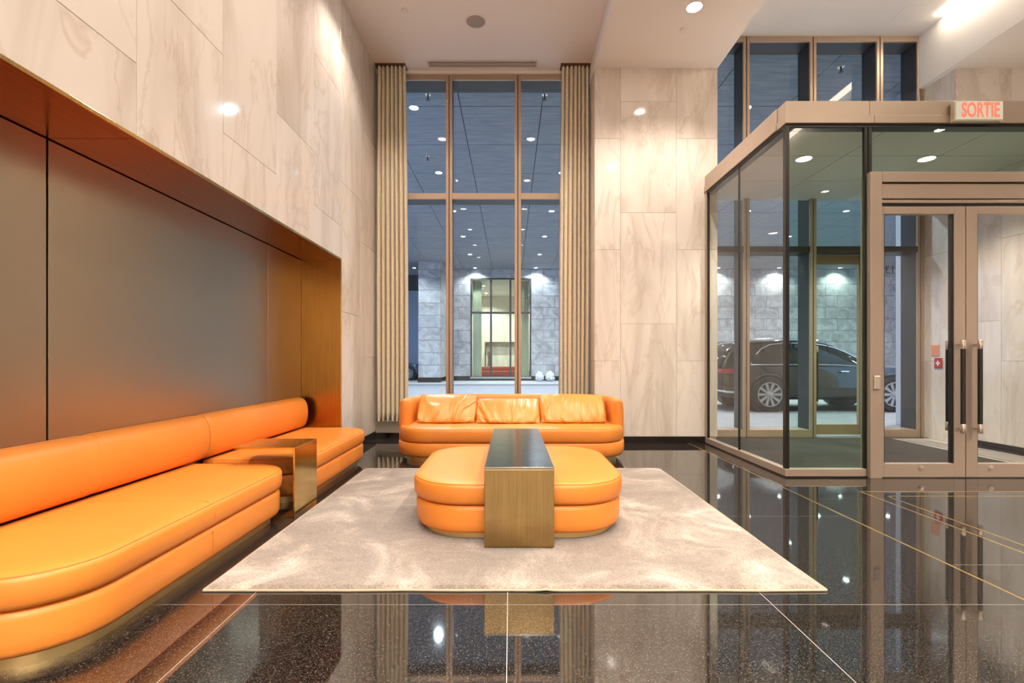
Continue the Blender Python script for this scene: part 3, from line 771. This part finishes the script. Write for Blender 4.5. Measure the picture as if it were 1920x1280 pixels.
for k, yy in enumerate((5.36, 3.2, 1.1, -1.0, -3.1, -5.2)):
    downlight(2.01, yy, H2, P_LOW if yy > -1.05 else P_REAR_FILL, 'bright round downlight in the lowered ceiling beside the entrance' if k == 0 else 'round downlight in the lowered ceiling strip, %s from the back wall' % ORD[k], 'lowered ceiling downlights')  # rearmost lamps here are unseen too, boosted for fill
for k, yy in enumerate((5.3, 3.2, 1.0, -2.0)): downlight(7.2, yy, H2, P_REAR_FILL if k > 1 else 190, 'added unseen downlight right of the bulkhead, %s from the entrance doors' % ORD[k], 'added side ceiling downlights')  # unseen lamps added to brighten the right stone wall and lobby side
for (xx, yy) in ((3.35, 5.6), (4.75, 5.6)):
    downlight(xx, yy, 3.40, P_VEST, 'round vestibule ceiling downlight nearer the %s' % ('glass corner' if xx < 4 else 'stone side wall'), 'vestibule downlights')

# ------------------------------------------------------------------ outdoor sprinklers
def sprinkler_head(x, y, label):
    e = tag(empty('pendant_sprinkler', (x, y, 5.73)), label, 'sprinkler', 'outdoor soffit sprinklers')
    link('escutcheon', lathe_mesh([(0.055, 5.73), (0.05, 5.722), (0.02, 5.715)], (x, y, 0), n=20), 'steel', e, 40)
    link('stem', lathe_mesh([(0.014, 5.72), (0.014, 5.655), (0.034, 5.65), (0.034, 5.643)], (x, y, 0), n=12), 'window_dark', e, 40)
for (x, y, lb) in ((-1.44, 8.57, 'pendant sprinkler outside behind the top left window pane'), (0.60, 8.57, 'pendant sprinkler outside behind the top right window pane'),
    (-1.88, 11.15, 'lower pendant sprinkler seen through the top left pane'), (5.22, 7.75, 'pendant sprinkler outside above the vestibule roof')): sprinkler_head(x, y, lb)

# ------------------------------------------------------------------ outside: lane, soffit, opposite facade
YF = 25.0
struct(box('ground', -30, 40, 7.0, 60, -0.20, -0.02, 'street_asphalt'), 'pale lavender grey covered drive lane outside')
struct(box('kerb', -30, 40, 21.5, YF, -0.02, 0.06, 'kerb_concrete'), 'raised pavement with kerb along the opposite facade')
sf = struct(box('ceiling_soffit', -12, 30, 7.32, 60, 5.77, 6.2, 'dark_gap'), 'grey panelled soffit over the drive lane')
pm = box_mesh(-0.735, 0.735, -0.795, 0.795, -0.02, 0.02); pm.materials.append(M['soffit_concrete'])
for i in range(-7, 18):
    for j in range(12):
        o = bpy.data.objects.new('soffit_panel', pm); C.objects.link(o); o.parent = sf
        o.location = (-0.17+1.485*i, 8.15+1.61*j, 5.75)
for i in range(8):
    for j in range(6):
        downlight(-4.82+3.05*i, 9.0+3.12*j, 5.73, P_OUT if j < 5 else P_OUT*0.6, 'cool white soffit downlight outside, %s from the left in the %s row beyond the window' % (ORD[i], ORD[j]), 'outdoor soffit downlights', COOL, lens_c, 140, name='soffit_light')
fw = struct(empty('wall_opposite', (5, YF, 0)), 'granite block facade across the drive lane')
WX0, WX1, WZ1 = -2.04, 1.06, 5.26
for (a, b, z0, z1) in ((-4.30, WX0, 0, 5.77), (WX1, 30, 0, 5.77), (WX0, WX1, 5.26, 5.77), (WX0, WX1, 0, 0.24)):
    box('backing', a, b, YF+0.05, YF+0.30, z0, z1, 'dark_gap', fw)
blk = {}
def block(x0, x1, z0, z1, y=YF, parent=None):
    w, h = round(x1-x0-0.012, 3), round(z1-z0-0.012, 3)
    if (w, h) not in blk:
        me = box_mesh(-w/2, w/2, 0, 0.08, -h/2, h/2, 0.004, 1); me.materials.append(M['granite_block']); blk[(w, h)] = me
    o = bpy.data.objects.new('granite_block', blk[(w, h)]); C.objects.link(o); o.parent = parent or fw
    p = root_loc(parent or fw); o.location = Vector(((x0+x1)/2, y + random.uniform(-0.006, 0.006), (z0+z1)/2)) - p
rows = [0.28+0.585*k for k in range(9)] + [5.34, 5.73]
for r_ in range(10):
    # left stretch, right stretch
    xs_l = [WX0 - 1.2*k - (0.6 if r_ % 2 else 0) for k in range(0, 4)]
    xs_l = sorted(set([WX0, -4.30] + [v for v in xs_l if -4.0 < v < WX0]))
    for i in range(len(xs_l)-1): block(xs_l[i], xs_l[i+1], rows[r_], rows[r_+1])
    xs_r = [WX1] + [WX1 + 1.2*k + (0.6 if r_ % 2 else 0) for k in range(0, 20)]
    xs_r = sorted(set(xs_r))
    for i in range(len(xs_r)-1): block(xs_r[i], xs_r[i+1], rows[r_], rows[r_+1])
for a, b in ((WX0, -1.0), (-1.0, 0.05), (0.05, WX1)): block(a, b, 5.28, 5.73)
box('base_course', -4.30, 30, YF-0.02, YF+0.06, 0.05, 0.27, 'black_base', fw)
# far pier
pr = struct(empty('wall_pier_opposite', (-3.8, 23.9, 0)), 'granite clad pier standing out from the opposite facade')
box('core', -4.28, -3.32, 23.05, 24.95, 0.0, 5.73, 'dark_gap', pr)
for r_ in range(10):
    block(-4.32, -3.28, rows[r_], rows[r_+1], 23.0, pr)
    hh = (rows[r_+1]-rows[r_])/2; me = box_mesh(-0.04, 0.04, -0.95, 0.95, 0.006-hh, hh-0.006, 0.004, 1); me.materials.append(M['granite_block'])
    o = bpy.data.objects.new('granite_block', me); C.objects.link(o); o.parent = pr; o.location = Vector((-3.29, 24.03, rows[r_]+hh)) - root_loc(pr)
box('base_course', -4.34, -3.24, 22.96, 24.98, 0.04, 0.27, 'black_base', pr)
# far window with the lobby behind it
w3 = struct(empty('window_3', (-0.5, YF, 0)), 'tall dark-framed window of the opposite lobby')
for xx in (WX0+0.03, -0.99, 0.0, WX1-0.03): box('mullion', xx-0.05, xx+0.05, YF+0.02, YF+0.2, 0.24, WZ1, 'window_dark', w3)
for (a, b) in ((WX0+0.08, -1.04), (-0.94, -0.05), (0.05, WX1-0.08)):
    box('transom', a, b, YF+0.02, YF+0.18, 3.47, 3.57, 'window_dark', w3)
    box('pane', a, b, YF+0.10, YF+0.11, 0.26, 3.47, 'far_glass', w3)
    box('pane', a, b, YF+0.10, YF+0.11, 3.57, WZ1-0.05, 'far_glass', w3)
box('frame', WX0, WX1, YF-0.01, YF+0.1, WZ1-0.05, WZ1+0.02, 'window_dark', w3)
box('sill', WX0, WX1, YF-0.06, YF+0.3, 0.16, 0.25, 'kerb_concrete', w3)
fl = struct(empty('wall_far_lobby', (0, 32, 0)), 'pale stone walls of the opposite lobby')
box('far_floor', -3, 4, YF+0.3, 33, -0.1, 0.0, 'black_granite', fl)
box('far_ceiling', -3, 4, YF+0.3, 33, 5.26, 5.4, 'ceiling_paint', fl)
box('side_wall', -3.2, -3, YF+0.3, 33, 0, 5.4, 'onyx_stone', fl)
box('side_wall', 4, 4.2, YF+0.3, 33, 0, 5.4, 'onyx_stone', fl)
for (a, b, z0, z1) in ((-3, -1.63, 0, 5.3), (0.75, 4, 0, 5.3), (-1.63, 0.75, 2.25, 5.3)): box('back_wall', a, b, 32, 32.2, z0, z1, 'onyx_stone', fl)
box('niche_back', -1.63, 0.75, 32.35, 32.5, 0, 2.25, 'onyx_stone', fl)
for (a, b, z0, z1) in ((-1.67, -1.60, 0, 2.29), (0.72, 0.79, 0, 2.29), (-1.60, 0.72, 2.22, 2.29)): box('niche_frame', a, b, 31.96, 32.35, z0, z1, 'niche_bronze', fl)
fb = tag(empty('far_bench', (-0.4, 31.6, 0)), 'dark red leather bench seen in the opposite lobby', 'bench')
slab('seat', -2.0, 1.3, 31.2, 31.95, (0.3, 0.3, 0.02, 0.02), cushion_prof(0.06, 0.40, 0.03), 'red_leather', fb)
slab('backrest', -1.9, 1.2, 31.7, 31.95, (0.1, 0.1, 0.02, 0.02), cushion_prof(0.41, 0.68, 0.03), 'red_leather', fb)
fg = tag(empty('figurine', (-1.38, 31.83, 0.702)), 'slim dark upright figurine standing on the opposite lobby bench', 'figurine')
link('body', lathe_mesh([(0.09, 0.702), (0.10, 0.74), (0.08, 0.92), (0.06, 1.10), (0.085, 1.28), (0.09, 1.38), (0.05, 1.46), (0.035, 1.50)], (-1.38, 31.83, 0), n=18), 'figure_dark', fg, 50)
link('head', lathe_mesh([(0.0, 1.48), (0.05, 1.51), (0.07, 1.58), (0.05, 1.65), (0.0, 1.68)], (-1.38, 31.83, 0), n=18), 'figure_dark', fg, 50)
for (xa, xb_, lb) in ((WX0+0.1, WX0+0.55, 'grey green curtain at the left of the opposite window'), (WX1-0.5, WX1-0.1, 'grey green curtain at the right of the opposite window')):
    n = 60; vs = []; fs = []
    for j in range(2):
        for s in (0, 0.01):
            for i in range(n+1): vs.append((xa+(xb_-xa)*i/n, YF+0.45+s+0.05*math.sin(i/n*2*PI*6), 0.1 if j == 0 else 5.2))
    for i in range(n):
        a, b, c, d = i, (n+1)+i, 2*(n+1)+i, 3*(n+1)+i
        fs += [(a, a+1, c+1, c), (b, d, d+1, b+1), (a, b, b+1, a+1), (c, c+1, d+1, d)]
    fs += [(0, 2*(n+1), 3*(n+1), n+1), (n, 2*n+1, 4*n+3, 3*n+2)]
    tag(link('far_curtain', pyd(vs, fs), 'curtain_fabric', None, 80), lb, 'curtain', 'curtains in the opposite lobby')
for (xx, yy) in ((-1.5, 27.5), (1.5, 27.5), (-1.5, 30.5), (1.5, 30.5)):
    downlight(xx, yy, 5.26, P_FAR, 'round ceiling downlight in the opposite lobby, %s %s' % ('left' if xx < 0 else 'right', 'near its window' if yy < 29 else 'near its bench'), 'opposite lobby downlights', (1.0, 0.93, 0.74), lens_w, 140)
# light pier just outside the vestibule
tag(box('facade_column', 6.75, 7.10, 8.2, 8.6, -0.02, 5.73, 'pier_grey', None, 0.01), 'blue grey square column just outside the entrance', 'column')
# dark shopfront left of the pier
struct(box('wall_street_end', -14, -4.6, 33, 33.3, 0, 5.9, 'pier_grey'), 'bluish wall far down the lane')
# rubbish bags
for k, (bx, by, s, lb) in enumerate(((1.42, 23.9, 0.20, 'crumpled white rubbish bag, left one of two on the kerb'), (1.93, 23.95, 0.22, 'crumpled white rubbish bag, right one of two on the kerb'))):
    bm = bmesh.new(); bmesh.ops.create_icosphere(bm, subdivisions=4, radius=1)
    for v in bm.verts:
        d = v.co.normalized(); rr = 1+0.32*noise.noise(d*2.3+Vector((k*5, 0, 0)))+0.30*abs(noise.noise(d*6+Vector((k, 0, 0))))
        v.co = Vector((d.x*s*rr*0.9, d.y*s*rr, 0.2+max(-0.98, d.z*(1.1 if d.z < 0.6 else 1.25))*0.2*rr))
        if v.co.z < 0: v.co.z = 0
    me = bpy.data.meshes.new('m'); bm.to_mesh(me); bm.free()
    o = link('rubbish_bag', me, 'bag_white', None, 70); o.location = (bx, by, 0.06); tag(o, lb, 'bag', 'rubbish bags on the kerb')

# ------------------------------------------------------------------ cars
def loft(stations, ring):
    vs = []; fs = []; n = None
    for s in stations:
        r = ring(*s); n = len(r); vs += r
    for i in range(len(stations)-1):
        for k in range(n): fs.append((i*n+k, i*n+(k+1) % n, (i+1)*n+(k+1) % n, (i+1)*n+k))
    fs.append(tuple(range(n))); fs.append(tuple((len(stations)-1)*n+k for k in range(n)))
    return pyd(vs, fs)
def car(name, loc, rot, paint, label, group):
    e = tag(empty(name, (0, 0, 0)), label, 'car', group)
    def lower(x, w, zb, zt):
        h = zt-zb; half = [(0, zb), (w*0.86, zb), (w*0.97, zb+h*0.12), (w, zb+h*0.35), (w*0.985, zb+h*0.62), (w*0.965, zb+h*0.86), (w*0.92, zt-h*0.02), (w*0.6, zt+0.012), (0, zt+0.02)]
        pts = half + [(-y, z) for (y, z) in half[-2:0:-1]]
        return [(x, y, z) for (y, z) in pts]
    stn = [(0.0, 0.70, 0.46, 0.80), (0.04, 0.82, 0.38, 0.93), (0.14, 0.89, 0.32, 1.00), (0.5, 0.93, 0.28, 1.03), (1.2, 0.94, 0.26, 1.03), (2.4, 0.94, 0.26, 1.02), (3.1, 0.93, 0.26, 1.00), (3.5, 0.92, 0.27, 0.985), (4.1, 0.90, 0.28, 0.94), (4.45, 0.85, 0.30, 0.86), (4.60, 0.76, 0.34, 0.74), (4.66, 0.62, 0.42, 0.64)]
    link('body', loft(stn, lower), paint, e, 35)
    def cabin(x, wb_, wt, zb, zt):
        half = [(0, zb), (wb_, zb), (wb_*0.985, zb+(zt-zb)*0.3), (wt+(wb_-wt)*0.25, zb+(zt-zb)*0.75), (wt, zt-0.02), (wt*0.85, zt+0.005), (0, zt+0.02)]
        pts = half + [(-y, z) for (y, z) in half[-2:0:-1]]
        return [(x, y, z) for (y, z) in pts]
    cst = [(0.10, 0.78, 0.70, 0.98, 1.02), (0.28, 0.82, 0.66, 0.98, 1.30), (0.48, 0.85, 0.67, 0.98, 1.47), (0.9, 0.88, 0.70, 0.98, 1.535), (1.6, 0.89, 0.71, 0.98, 1.56), (2.2, 0.89, 0.70, 0.98, 1.54), (2.6, 0.88, 0.69, 0.98, 1.46), (3.0, 0.87, 0.69, 0.97, 1.27), (3.45, 0.85, 0.72, 0.95, 0.99)]
    link('cabin_glass', loft(cst, cabin), 'car_glass', e, 35)
    # roof skin and pillars in paint
    def roof(x, wt, zt):
        return [(x, -wt-0.012, zt-0.045), (x, -wt*0.84, zt+0.012), (x, 0, zt+0.028), (x, wt*0.84, zt+0.012), (x, wt+0.012, zt-0.045), (x, 0, zt-0.03)]
    link('roof', loft([(0.30, 0.66, 1.33), (0.48, 0.67, 1.47), (0.9, 0.70, 1.535), (1.6, 0.71, 1.56), (2.2, 0.70, 1.54), (2.55, 0.69, 1.475)], roof), paint, e, 35)
    for s in (-1, 1):
        def sidept(x, f):   # point on the glass flank at height fraction f
            for a, b in zip(cst, cst[1:]):
                if a[0] <= x <= b[0]:
                    q = (x-a[0])/(b[0]-a[0]); w_, t_, zb, zt = [a[k]+(b[k]-a[k])*q for k in range(1, 5)]
                    break
            z = zb+(zt-zb)*f; y = t_+(w_-t_)*(1-f)
            return (x, s*(y+0.012), z)
        link('rear_quarter', pyd([sidept(0.14, 0.0), sidept(0.75, 0.12), sidept(0.92, 0.62), sidept(1.15, 0.90), sidept(0.5, 0.96), sidept(0.3, 0.85)] + [(p[0], p[1]-s*0.03, p[2]) for p in (sidept(0.14, 0.0), sidept(0.75, 0.12), sidept(0.92, 0.62), sidept(1.15, 0.90), sidept(0.5, 0.96), sidept(0.3, 0.85))],
            [(0, 1, 2, 3, 4, 5), (11, 10, 9, 8, 7, 6)] + [(k, (k+1) % 6, 6+(k+1) % 6, 6+k) for k in range(6)]), paint, e, 30)
        tube('window_chrome', [sidept(x, f) for x, f in ((0.72, 0.12), (0.85, 0.45), (1.0, 0.70), (1.2, 0.85), (1.5, 0.90), (2.0, 0.90), (2.35, 0.90), (2.65, 0.90), (2.95, 0.90), (3.25, 0.85), (3.38, 0.55))], 0.013, 'chrome', e, 6)
        tube('belt_chrome', [sidept(x, 0.08) for x in (0.72, 1.0, 1.6, 2.2, 2.6, 3.0, 3.3)], 0.011, 'chrome', e, 6)
        for xp in (1.62, 2.45): tube('door_pillar', [sidept(xp, 0.08), sidept(xp+0.03, 0.5), sidept(xp-0.02+0.05, 0.9)], 0.018, paint, e, 6)
        tube('roof_rail', [(x, s*y, z) for (x, y, z) in ((0.62, 0.66, 1.53), (0.75, 0.665, 1.575), (1.4, 0.68, 1.602), (2.0, 0.675, 1.592), (2.3, 0.67, 1.55))], 0.016, 'chrome', e, 6)
        box('door_handle', 1.72, 1.90, min(s*0.935, s*0.965), max(s*0.935, s*0.965), 0.87, 0.90, 'chrome', e, 0.006)
        box('door_handle', 2.62, 2.80, min(s*0.935, s*0.965), max(s*0.935, s*0.965), 0.86, 0.89, 'chrome', e, 0.006)
        link('tail_light', loft([(0.015, 0.62), (0.05, 0.80), (0.16, 0.895), (0.36, 0.935)], lambda x, y: [(x, s*y, 0.83), (x-0.01, s*(y+0.012), 0.87), (x, s*y, 0.93), (x+0.02, s*(y-0.05), 0.93), (x+0.02, s*(y-0.05), 0.83)]), 'tail_red', e, 40)
        link('headlight', loft([(4.28, 0.885), (4.48, 0.82), (4.60, 0.70)], lambda x, y: [(x, s*y, 0.70), (x+0.01, s*(y+0.012), 0.73), (x, s*y, 0.78), (x-0.02, s*(y-0.05), 0.78), (x-0.02, s*(y-0.05), 0.70)]), 'chrome', e, 40)
        tube('bumper_trim', [(0.02, s*0.66, 0.47), (0.06, s*0.82, 0.46), (0.18, s*0.90, 0.44), (0.5, s*0.935, 0.42)], 0.03, 'chrome', e, 8)
        for xw in (1.08, 3.77):
            w = link('wheel', lathe_mesh([(0.245, s*0.70), (0.33, s*0.70), (0.372, s*0.735), (0.38, s*0.80), (0.38, s*0.94), (0.36, s*0.972), (0.31, s*0.984), (0.264, s*0.980), (0.25, s*0.955)], (xw, 0, 0.38), 'Y', 40), 'tyre', e, 40)
            rim = link('rim', lathe_mesh([(0.264, s*0.975), (0.260, s*0.986), (0.240, s*0.984), (0.234, s*0.960), (0.0, s*0.958)], (xw, 0, 0.38), 'Y', 40), 'tyre', w, 40)
            for q in range(10):
                a = 2*PI*q/10; ca, sa = math.cos(a), math.sin(a)
                def P(r, tt, y): return (xw + r*ca - tt*sa, s*y, 0.38 + r*sa + tt*ca)
                link('spoke', pyd([P(0.05, -0.020, 0.975), P(0.05, 0.020, 0.975), P(0.250, 0.032, 0.988), P(0.250, -0.032, 0.988), P(0.05, -0.022, 0.955), P(0.05, 0.022, 0.955), P(0.250, 0.036, 0.96), P(0.250, -0.036, 0.96)],
                    [(0, 1, 2, 3), (7, 6, 5, 4), (0, 4, 5, 1), (1, 5, 6, 2), (2, 6, 7, 3), (3, 7, 4, 0)]), 'alloy', w)
            link('rim_ring', lathe_mesh([(0.266, s*0.974), (0.264, s*0.992), (0.246, s*0.992), (0.240, s*0.974)], (xw, 0, 0.38), 'Y', 40), 'alloy', w, 40)
            link('hub', lathe_mesh([(0.065, s*0.95), (0.062, s*0.98), (0.03, s*0.99), (0.0, s*0.991)], (xw, 0, 0.38), 'Y', 20), 'alloy', w, 40)
            pts = []
            for q in range(17):
                a = -0.12 + (PI+0.24)*q/16; pts.append((xw+0.425*math.cos(a), s*0.935, 0.38+0.425*math.sin(a)))
            tube('wheel_arch', pts, 0.028, 'black_grip', e, 8)
            link('wheel_well', lathe_mesh([(0.42, s*0.60), (0.42, s*0.944), (0.384, s*0.946), (0.384, s*0.62)], (xw, 0, 0.38), 'Y', 36), 'black_grip', e, 40)
    box('number_plate', -0.03, -0.005, -0.26, 0.26, 0.62, 0.75, 'white_paint', e)
    e.location = loc; e.rotation_euler = (0, 0, rot)
    return e
car('car', (4.50, 11.53, -0.02), 0, 'car_black', 'black sport utility car parked outside the entrance', 'cars in the drive lane')
car('car', (-9.45, 28.2, -0.02), 0, 'car_blue', 'dark blue car glimpsed at the left edge of the window', 'cars in the drive lane')
